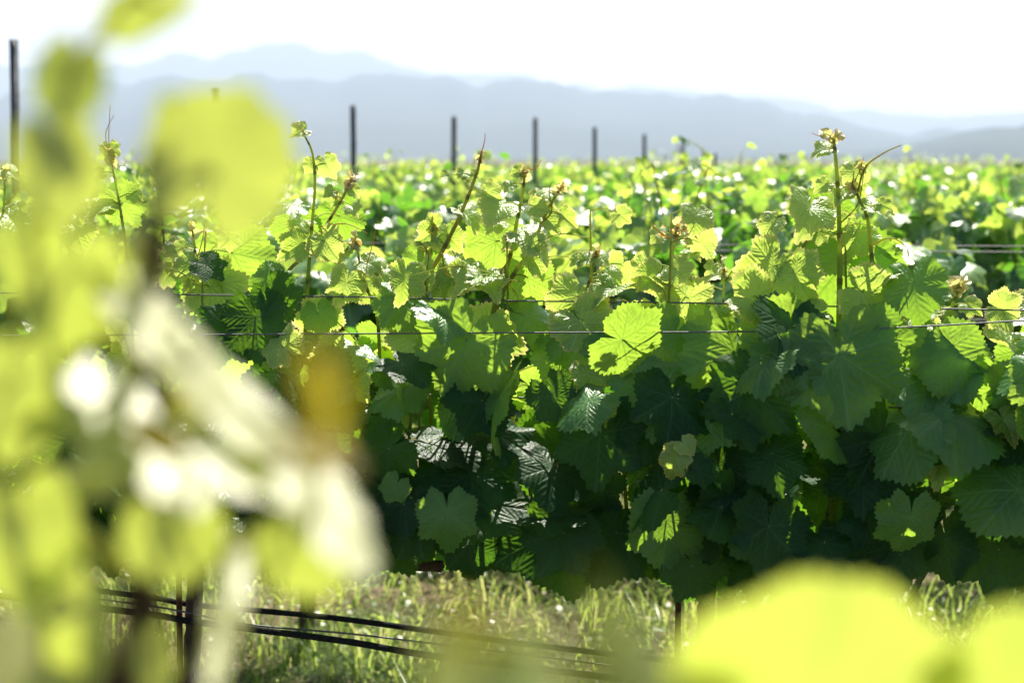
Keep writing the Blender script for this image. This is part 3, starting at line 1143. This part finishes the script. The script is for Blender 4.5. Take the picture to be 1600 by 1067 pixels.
    shoot(path([(1385, 880), (1390, 640), (1372, 480), (1362, 400), (1356, 345), (1342, 310), (1332, 290)]), B, [
        L('young', 1336, 275, 46, 15, 15, -20), L('young', 1318, 302, 40, -50, 62, 10), L('young', 1375, 322, 50, 80, 62, 0), L('young', 1342, 372, 66, -35, 20, 25),
        L('mid', 1430, 458, 105, 15, 30, -25, -.05), L('mid', 1380, 430, 80, 30, 0, 0, .02), L('young', 1412, 520, 56, 20, 40, 0, -.04)],
        r0=.0046, r1=.0022, brown=.25, tips=[f(1345, 258)],
        tendrils=[T([(1340, 300), (1352, 262), (1380, 240), (1408, 227)], 0, .0013, .15), T([(1360, 385), (1390, 372), (1415, 385), (1420, 402)], -.01, .0009), T([(1335, 285), (1345, 262), (1350, 245)], 0, .0006, .95)])
    shoot(path([(1205, 880), (1200, 640), (1213, 490), (1240, 410), (1268, 368), (1290, 335)]), B, [
        L('young', 1200, 430, 104, -40, 12, 22, -.04), L('young', 1246, 438, 84, 30, 18, -28, -.04), L('mid', 1205, 505, 100, -10, -5, 0, .03)],
        r0=.0042, r1=.0024, brown=.5, tip=False)
    shoot(path([(1440, 880), (1450, 640), (1462, 550), (1476, 508), (1490, 472), (1498, 448)]), B, [
        L('tip', 1490, 442, 30, -150, 10, 20), L('tip', 1504, 440, 24, 160, 10, -20), L('young', 1466, 480, 36, -50, 70, 0), L('mid', 1482, 570, 118, 20, 5, -12, -.08), L('mid', 1446, 610, 150, -30, 45, 20, -.09)],
        r0=.004, r1=.0034, brown=.0)
    shoot(path([(1520, 880), (1525, 700), (1560, 620), (1590, 560)]), C, [
        L('young', 1575, 486, 62, 70, 5, 10, -.02), L('mid', 1505, 660, 150, 45, 60, 10, -.12), L('mid', 1530, 715, 110, 10, 5, 10, -.1), L('mid', 1590, 615, 90, 0, 20, -20, -.08), L('mid', 1575, 780, 150, -35, 52, -15, -.14), L('young', 1575, 660, 60, 20, 50, 0, -.1), L('young', 1468, 722, 66, -10, 45, 10, -.12), L('young', 1455, 732, 40, -60, 40, 10, -.12)],
        r0=.004, r1=.002, brown=.3, tip=False)
    shoot(path([(285, 870), (290, 640), (293, 500), (302, 440), (305, 400), (300, 355)]), A, [
        L('young', 278, 392, 56, -50, 50, 25), L('young', 295, 420, 60, -10, 30, -20, -.02), L('mid', 372, 412, 118, 25, -8, 0, .05), L('mature', 330, 420, 60, 40, 40, 20, -.03), L('mid', 330, 470, 90, 10, -10, 0, .04)],
        r0=.004, r1=.002, brown=.3, tendrils=[T([(300, 430), (315, 380), (320, 350)], -.01)])
    shoot(path([(215, 870), (210, 600), (200, 420), (190, 340), (180, 285), (172, 245)]), A, [
        L('young', 172, 238, 36, 10, 20, 0), L('mid', 195, 325, 80, 30, -5, 0, .02), L('young', 160, 320, 60, -60, 60, 0)],
        r0=.0036, r1=.0018, brown=.1, tendrils=[T([(175, 250), (170, 220), (172, 165)], 0, .0007, .3), T([(172, 245), (165, 210), (178, 180)], 0, .0006, .6)])
    shoot(path([(120, 870), (110, 600), (95, 400), (92, 340), (108, 300)]), A, [
        L('young', 105, 302, 36, 40, 50, 0), L('young', 120, 360, 70, 20, 40, 10)], r0=.0036, r1=.0018, brown=.3)
    shoot(path([(20, 870), (0, 600), (-10, 420), (5, 330), (8, 270)]), A, [
        L('young', 12, 265, 36, 70, 60, 0), L('young', 20, 340, 76, 25, 62, 20), L('mid', 5, 390, 90, -20, 40, 0)], r0=.004, r1=.002, brown=.1, tendrils=[T([(8, 320), (40, 290), (60, 282)], 0)])

    # large leaves of the shaded face, each hung from a short side shoot inside the canopy
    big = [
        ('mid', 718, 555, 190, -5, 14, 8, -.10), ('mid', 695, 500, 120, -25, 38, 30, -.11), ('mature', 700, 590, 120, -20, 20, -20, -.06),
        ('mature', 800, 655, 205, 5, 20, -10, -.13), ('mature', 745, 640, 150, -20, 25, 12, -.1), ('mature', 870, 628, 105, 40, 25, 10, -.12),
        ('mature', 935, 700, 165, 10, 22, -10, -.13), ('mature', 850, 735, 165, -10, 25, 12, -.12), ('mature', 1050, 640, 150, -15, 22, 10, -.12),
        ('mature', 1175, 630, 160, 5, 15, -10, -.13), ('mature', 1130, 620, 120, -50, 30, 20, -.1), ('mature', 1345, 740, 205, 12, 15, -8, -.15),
        ('mature', 1200, 845, 150, -5, 20, 10, -.14), ('mid', 1420, 825, 128, 5, 15, -8, -.17), ('mid', 1040, 835, 135, 0, 12, 15, -.14),  # low outward 'mid' leaves: sky light put in by the lighter leaf colour
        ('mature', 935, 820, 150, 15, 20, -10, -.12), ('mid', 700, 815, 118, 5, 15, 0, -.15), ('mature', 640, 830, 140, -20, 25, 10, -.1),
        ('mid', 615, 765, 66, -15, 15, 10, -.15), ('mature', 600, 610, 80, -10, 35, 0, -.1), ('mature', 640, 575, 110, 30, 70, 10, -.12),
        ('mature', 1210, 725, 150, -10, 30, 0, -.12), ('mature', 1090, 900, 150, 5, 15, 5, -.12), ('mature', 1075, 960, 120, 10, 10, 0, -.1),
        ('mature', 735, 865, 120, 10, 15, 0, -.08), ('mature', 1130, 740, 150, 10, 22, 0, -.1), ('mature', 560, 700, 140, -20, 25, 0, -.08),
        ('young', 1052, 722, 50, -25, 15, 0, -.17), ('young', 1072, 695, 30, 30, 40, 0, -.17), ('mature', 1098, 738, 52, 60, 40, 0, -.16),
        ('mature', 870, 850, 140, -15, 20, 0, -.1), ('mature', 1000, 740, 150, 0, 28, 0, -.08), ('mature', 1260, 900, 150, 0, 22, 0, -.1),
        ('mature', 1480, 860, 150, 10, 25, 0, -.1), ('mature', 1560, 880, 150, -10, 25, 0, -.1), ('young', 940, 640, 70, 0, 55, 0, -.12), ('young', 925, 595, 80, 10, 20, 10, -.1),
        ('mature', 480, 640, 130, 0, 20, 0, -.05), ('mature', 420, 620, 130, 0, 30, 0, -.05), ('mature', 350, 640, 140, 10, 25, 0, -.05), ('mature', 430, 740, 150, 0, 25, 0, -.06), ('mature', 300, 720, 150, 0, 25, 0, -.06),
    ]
    big = [b_ for k_, b_ in enumerate(big) if b_[0] == 'young' or k_ % 4 != 3]
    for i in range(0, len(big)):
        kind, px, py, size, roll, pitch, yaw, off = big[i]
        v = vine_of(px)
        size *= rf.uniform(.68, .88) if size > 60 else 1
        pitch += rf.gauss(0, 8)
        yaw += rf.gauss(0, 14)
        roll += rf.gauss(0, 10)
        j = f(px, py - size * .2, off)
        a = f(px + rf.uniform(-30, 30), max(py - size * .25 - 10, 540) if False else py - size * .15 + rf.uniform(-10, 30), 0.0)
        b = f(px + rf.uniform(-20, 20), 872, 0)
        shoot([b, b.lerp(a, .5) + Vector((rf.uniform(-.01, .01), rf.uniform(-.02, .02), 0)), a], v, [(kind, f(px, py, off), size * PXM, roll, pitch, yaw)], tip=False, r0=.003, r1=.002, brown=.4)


build_front()


def build_fill():
    """The rest of the canopy: a shoot every few centimetres along the cordon, alternate leaves on both faces."""
    px = -190.0
    while px < 2240:
        px += rf.uniform(34, 52)
        v = vine_of(px)
        b = f(px, 868)
        hgt = rf.uniform(.18, .30) if rf.random() < .72 else rf.uniform(.34, .46)
        ln = rf.gauss(0, .03)
        d = ROW_DIR
        pts = [b, b + d * ln * .4 + Vector((0, rf.uniform(-.03, .03), hgt * .4)), b + d * ln + Vector((0, rf.uniform(-.04, .04), hgt * .75)), b + d * ln * 1.3 + Vector((0, rf.uniform(-.04, .04), hgt))]
        pp = smooth_path(pts, 6)
        lv = []
        n = rf.randint(7, 10) if hgt < .31 else rf.randint(9, 10)
        for k in range(n):
            t = (k + rf.uniform(.1, .9)) / n
            p = pp[min(len(pp) - 1, int(t * len(pp)))]
            side = 1 if k % 2 else -1
            if rf.random() < .15:
                side = -side
            zt = t * hgt / .33
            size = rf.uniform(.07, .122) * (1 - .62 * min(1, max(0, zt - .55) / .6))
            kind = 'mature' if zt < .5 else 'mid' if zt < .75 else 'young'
            off = ROW_NRM * side * rf.uniform(.03, .12) * (1.0 if zt < .8 else .4) + d * rf.gauss(0, .035) + Vector((0, 0, rf.uniform(-.03, .03)))
            yaw = rf.gauss(0, 35) + (0 if side > 0 else 180)
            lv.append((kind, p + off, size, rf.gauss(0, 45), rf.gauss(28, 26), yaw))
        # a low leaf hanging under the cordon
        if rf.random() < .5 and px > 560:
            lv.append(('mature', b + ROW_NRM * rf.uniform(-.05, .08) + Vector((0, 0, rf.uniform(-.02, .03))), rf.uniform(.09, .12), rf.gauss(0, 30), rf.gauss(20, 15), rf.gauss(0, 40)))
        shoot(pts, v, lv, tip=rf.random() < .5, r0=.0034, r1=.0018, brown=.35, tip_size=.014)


build_fill()


# ------------------------------------------------------------------ trellis wires, hoses, stakes
def build_lines():
    def line(name, pts, r, mat, label, cat, off=0.0, n=7, group=None, c=FRONT_C, wob=0):
        mb = MB()
        P = smooth_path([on_row(x, y, c, off) for x, y in pts], 10)
        tube(mb, P, r, r, n, wob=wob)
        tag(mb.build(name, mat), label, cat, group)
    line('trellis_wire', [(-900, 530), (-300, 526), (290, 523), (800, 520), (1200, 518), (1400, 512), (1600, 501), (1900, 484), (2500, 470)], .00105, MAT['wire'],
         'thin grey steel wire crossing the sharp leaves, the one rising slightly to the right', 'wire', -.10)
    line('trellis_wire', [(-900, 452), (-200, 456), (480, 463), (800, 470), (1060, 473), (1350, 480), (1600, 485), (1900, 492), (2500, 504)], .00105, MAT['wire'],
         'uppermost thin steel wire of the sharp row, just below the bright shoots', 'wire', -.03)
    line('trellis_wire', [(-900, 586), (-200, 596), (350, 607), (560, 613), (800, 621), (1040, 626), (1250, 632), (1550, 641), (1900, 652), (2500, 668)], .00115, MAT['wire'],
         'lowest thin steel wire across the dark leaves of the sharp row', 'wire', -.02)
    line('drip_hose', [(-900, 850), (-200, 885), (205, 929), (300, 944), (530, 966), (800, 1003), (1050, 1032), (1400, 1070), (1900, 1120), (2500, 1180)], .0040, MAT['hose'],
         'upper black irrigation hose sloping under the sharp row', 'irrigation hose', .03, 10, wob=.05)
    line('drip_hose', [(-900, 860), (-200, 910), (200, 955), (310, 972), (530, 1000), (690, 1026), (1045, 1068), (1400, 1105), (1900, 1160), (2500, 1225)], .0046, MAT['hose'],
         'lower black irrigation hose tied below the thin wire under the sharp row', 'irrigation hose', -.02, 10, wob=.05)
    line('hose_wire', [(-900, 850), (-200, 900), (205, 942), (380, 974), (560, 991), (800, 1020), (1045, 1050), (1400, 1090), (1900, 1145), (2500, 1205)], .0013, MAT['wire'],
         'shiny thin wire running between the two black hoses', 'wire', -.01)
    for c, rows in ((ROWS[0], [(382, .06), (391, -.06), (497, 0)]), (ROWS[1], [(330, .0)])):
        for y, off in rows:
            lab = {382: 'blurred steel wire of the second row, the upper of its close pair', 391: 'blurred steel wire of the second row, the lower of its close pair', 497: 'blurred low steel wire of the second row among dark leaves', 330: 'blurred steel wire of the third row between sunlit leaves'}[y]
            line('trellis_wire', [(-700, y - 8), (400, y - 3), (800, y), (1400, y + 2), (2300, y + 8)], .00135, MAT['wire'], lab, 'wire', off, 6, None, c)
    # rusty stakes
    for px, top, lab in ((277, 780, 'rusty steel stake standing beside the slim vine trunk'), (1060, 905, 'rusty steel stake below the hanging dark leaves')):
        p = f(px, top, .01)
        mb = MB()
        pts = [Vector((p.x, p.y, -.1 + (p.z + .1) * t)) for t in np.linspace(0, 1, 26)]
        tube(mb, pts, .0042, .0042, 9, wob=.06)
        tag(mb.build('vine_stake', MAT['rust']), lab, 'stake', 'stakes of the sharp row')
    # teal ribbon
    p = [f(x, y, -.01) for x, y in ((181, 806), (184, 815), (185, 826), (188, 838), (193, 850))]
    mb = MB()
    V, F = [], []
    ws = (4, 5, 5.5, 5, 2.5)
    for i, q in enumerate(p):
        w = ws[i] * PXM
        tw = .3 * math.sin(i)
        for sgn in (-1, 1):
            for dy in (-.0004, .0004):
                V.append((q.x + sgn * w, q.y + dy + sgn * w * tw, q.z + sgn * w * .2))
    for i in range(4):
        a = i * 4
        F += [(a, a + 2, a + 6, a + 4), (a + 1, a + 5, a + 7, a + 3), (a, a + 4, a + 5, a + 1), (a + 2, a + 3, a + 7, a + 6)]
    mb.add(V, F)
    # the knot round the old cane it is tied to
    ring = [f(181, 804, -.0) + Vector((.008 * math.cos(a), .008 * math.sin(a), 0)) for a in np.linspace(0, 6.283, 13)]
    tube(mb, ring, .002, .002, 6)
    tag(mb.build('plant_tie', MAT['teal']), 'strip of teal plastic tied low on the left vine', 'plant tie')


build_lines()

# ------------------------------------------------------------------ the vine close to the lens
rn = random.Random(3)
NEAR = 1.06


def near_vine(label, stems, leaves, base):
    """stems: list of ([(px, py, depth)], r0, r1); leaves: (kind, px, py, depth, size_px, roll, pitch, yaw, stem index)."""
    root = empty('grape_vine', base)
    tag(root, label, 'grape vine', 'out-of-focus vines close to the lens')
    by = {}
    for l in leaves:
        by.setdefault(l[8], []).append(l)
    for i, (pts, r0, r1) in enumerate(stems):
        P = [at(x, y, d * NEAR) for x, y, d in pts]
        if i == 0:
            P = [base + Vector((0, 0, -.05)), base.lerp(P[0], .5) + Vector((.01, 0, 0))] + P
        pp = smooth_path(P, 6)
        mb = MB()
        tube(mb, [p - base for p in pp], r0, r1, 9, (.75 if i == 0 else .4, 0, 0))
        js = []
        for l in by.get(i, ()):
            kind, x, y, d, size, roll, pitch, yaw = l[:8]
            xs = l[9] if len(l) > 9 else 1.0
            d *= NEAR
            sz = size * d / FPX
            c = at(x, y, d)
            if pitch == 'glare':
                v = (cam.location - c).normalized()
                h = (v + sun_dir).normalized()
                t2 = Vector((math.sin(math.radians(roll)), 0, -math.cos(math.radians(roll))))
                stretch = math.hypot(1.0, (t2.x * h.x + t2.z * h.z) / h.y)
                sz *= stretch
                xs /= stretch
                rot = flat_rot(h + Vector((rn.uniform(-.06, .06), rn.uniform(-.05, .05), 0)) + Vector((yaw, 0, 0)), roll)
            else:
                rot = leaf_rot(roll, pitch, yaw)
            jn = c - rot @ Vector((0, -.26, 0)) * (sz / 1.55)
            a = min(pp, key=lambda q: (q - jn).length)
            stalk(mb, a, jn, base, .0009, .004, .2)
            js.append((kind, c, sz, rot, xs))
        o = mb.build('shoot', MAT['shoot'] if i or r0 < .005 else MAT['bark'], root)
        for kind, c, sz, rot, xs in js:
            put_leaf(o, kind, c, sz, 0, 0, 0, base, rn, None, rot, xs)


def build_near():
    D = .42
    stems = [
        ([(190, 1300, .46), (216, 1067, .45), (224, 900, .45), (230, 760, .45), (234, 600, .45), (240, 420, .44), (252, 300, .43), (272, 215, .43), (284, 160, .43)], .0068, .0016),
        ([(205, 900, .45), (120, 820, .44), (60, 760, .43), (20, 650, .43), (0, 540, .43)], .0016, .001),
        ([(228, 600, .45), (150, 480, .44), (100, 380, .43), (85, 240, .43), (120, 100, .43), (180, 20, .43)], .0018, .001),
        ([(212, 800, .45), (260, 740, .44), (330, 640, .42), (300, 560, .41)], .0016, .001),
        ([(205, 900, .45), (290, 900, .44), (360, 860, .43), (440, 800, .42), (500, 740, .4)], .0016, .001),
    ]
    N_ = 'near'
    G = 'glare'
    lv = [
        (N_, 348, 240, .42, 225, 160, 8, -8, 0), (N_, 262, 205, .43, 120, -10, 10, 20, 0, .4),
        (N_, 105, 135, .43, 150, -25, 15, 30, 2, .7), (N_, 95, 275, .42, 180, 10, 10, 10, 2, .7), (N_, 215, 20, .43, 170, -62, 5, 10, 2, .5),
        (N_, 105, 460, .42, 200, -10, 0, 10, 2, .9), (N_, 25, 630, .42, 220, -5, 5, 10, 1, .75), (N_, 45, 390, .43, 120, 30, 10, -10, 2),
        # the long folded leaf seen along its blade
        (N_, 285, 560, .41, 300, 47, G, .3, 3, .40), (N_, 400, 680, .40, 300, 47, G, .16, 4, .40), (N_, 500, 790, .40, 240, 47, G, .03, 4, .50),
        # blades tilted so that the sun glances off them
        (N_, 165, 655, .41, 130, 20, G, 0, 3), (N_, 268, 735, .41, 150, 40, G, 0, 3, .7), (N_, 390, 735, .39, 170, 60, G, 0, 4, .7),
        (N_, 80, 650, .42, 100, -70, G, .1, 1, .4), (N_, 352, 960, .42, 170, 5, G, .25, 4, .3),
        (N_, 145, 745, .44, 190, -80, 40, -20, 1, .4), (N_, 272, 845, .42, 150, 25, 10, 0, 4), (N_, 30, 850, .42, 220, 0, 5, 10, 1, .8), (N_, 110, 965, .42, 200, 15, 5, -10, 1, .6),
        (N_, 485, 870, .41, 150, 10, 5, 10, 4), (N_, 60, 1040, .42, 200, 10, 50, 0, 1), (N_, 240, 1040, .44, 130, 0, 20, 30, 0, .5),
        ('bronze', 505, 630, .25, 180, 10, 5, 50, 4, .36), ('bronze', 495, 712, .3, 150, 70, 50, 0, 4, .35), ('bronze', 250, 685, .4, 110, 60, 30, 0, 3, .5), (N_, 232, 400, .44, 110, 0, 15, 65, 0), ('bronze', 300, 640, .44, 90, 40, 10, 40, 3, .5),
    ]
    b = at(190, 1300, .50)
    near_vine('blurred yellow-green vine filling the left side close to the lens', stems, lv, Vector((b.x, b.y, 0)))
    stems2 = [
        ([(1380, 1400, .44), (1400, 1250, .43), (1420, 1150, .43), (1440, 1080, .43)], .003, .0016),
        ([(1400, 1250, .43), (1300, 1180, .43), (1200, 1130, .43)], .0016, .001),
        ([(1400, 1250, .43), (1500, 1180, .43), (1560, 1130, .43)], .0016, .001),
    ]
    lv2 = [
        (N_, 1280, 1075, .37, 400, 172, -8, 5, 1, 1.08), (N_, 1600, 1090, .37, 340, 188, -8, -10, 2), (N_, 1105, 1095, .37, 190, 150, 0, 10, 1),
    ]
    b = at(1380, 1400, .47)
    near_vine('blurred vine with two big glowing yellow leaves at the lower right', stems2, lv2, Vector((b.x, b.y, 0)))
    stems3 = [
        ([(820, 1500, .26), (830, 1250, .25), (800, 1110, .24), (760, 1060, .235)], .0012, .0007),
        ([(830, 1250, .25), (900, 1100, .24), (940, 1000, .235), (930, 900, .23)], .0009, .0005),
    ]
    lv3 = [(N_, 700, 1050, .24, 190, 130, 20, 62, 0, .6), (N_, 960, 1020, .24, 200, 190, 10, 62, 1, .7), ('young', 790, 1075, .235, 130, 180, 66, 0, 0),
           ('bronze', 740, 985, .235, 140, 60, 20, 55, 0, .5), (N_, 1010, 1050, .24, 190, 150, 20, 55, 1, .8), (N_, 850, 1050, .24, 190, 20, 30, 55, 0, .7)]
    b = at(820, 1500, .28)
    near_vine('faint blurred vine tip right before the lens at the bottom middle', stems3, lv3, Vector((b.x, b.y, 0)))


build_near()

# ------------------------------------------------------------------ haze
def build_haze():
    m, nt, out = new_mat('hazy_air')
    pv = N(nt, 'ShaderNodeVolumePrincipled')
    pv.inputs['Color'].default_value = (.59, .70, .90, 1)
    pv.inputs['Density'].default_value = 0.00018
    pv.inputs['Anisotropy'].default_value = 0.2
    nt.links.new(pv.outputs[0], out.inputs['Volume'])
    X, Y0, Y1, Z0, Z1 = 9000, -1500, 9600, -8, 530
    V = [(x, y, z) for z in (Z0, Z1) for y in (Y0, Y1) for x in (-X, X)]
    F = [(0, 2, 3, 1), (4, 5, 7, 6), (0, 1, 5, 4), (2, 6, 7, 3), (0, 4, 6, 2), (1, 3, 7, 5)]
    mb = MB()
    mb.add(V, F)
    tag(mb.build('haze', m, smooth=False), 'pale blue summer haze over the vineyard and hills', 'haze', kind='stuff')


build_haze()
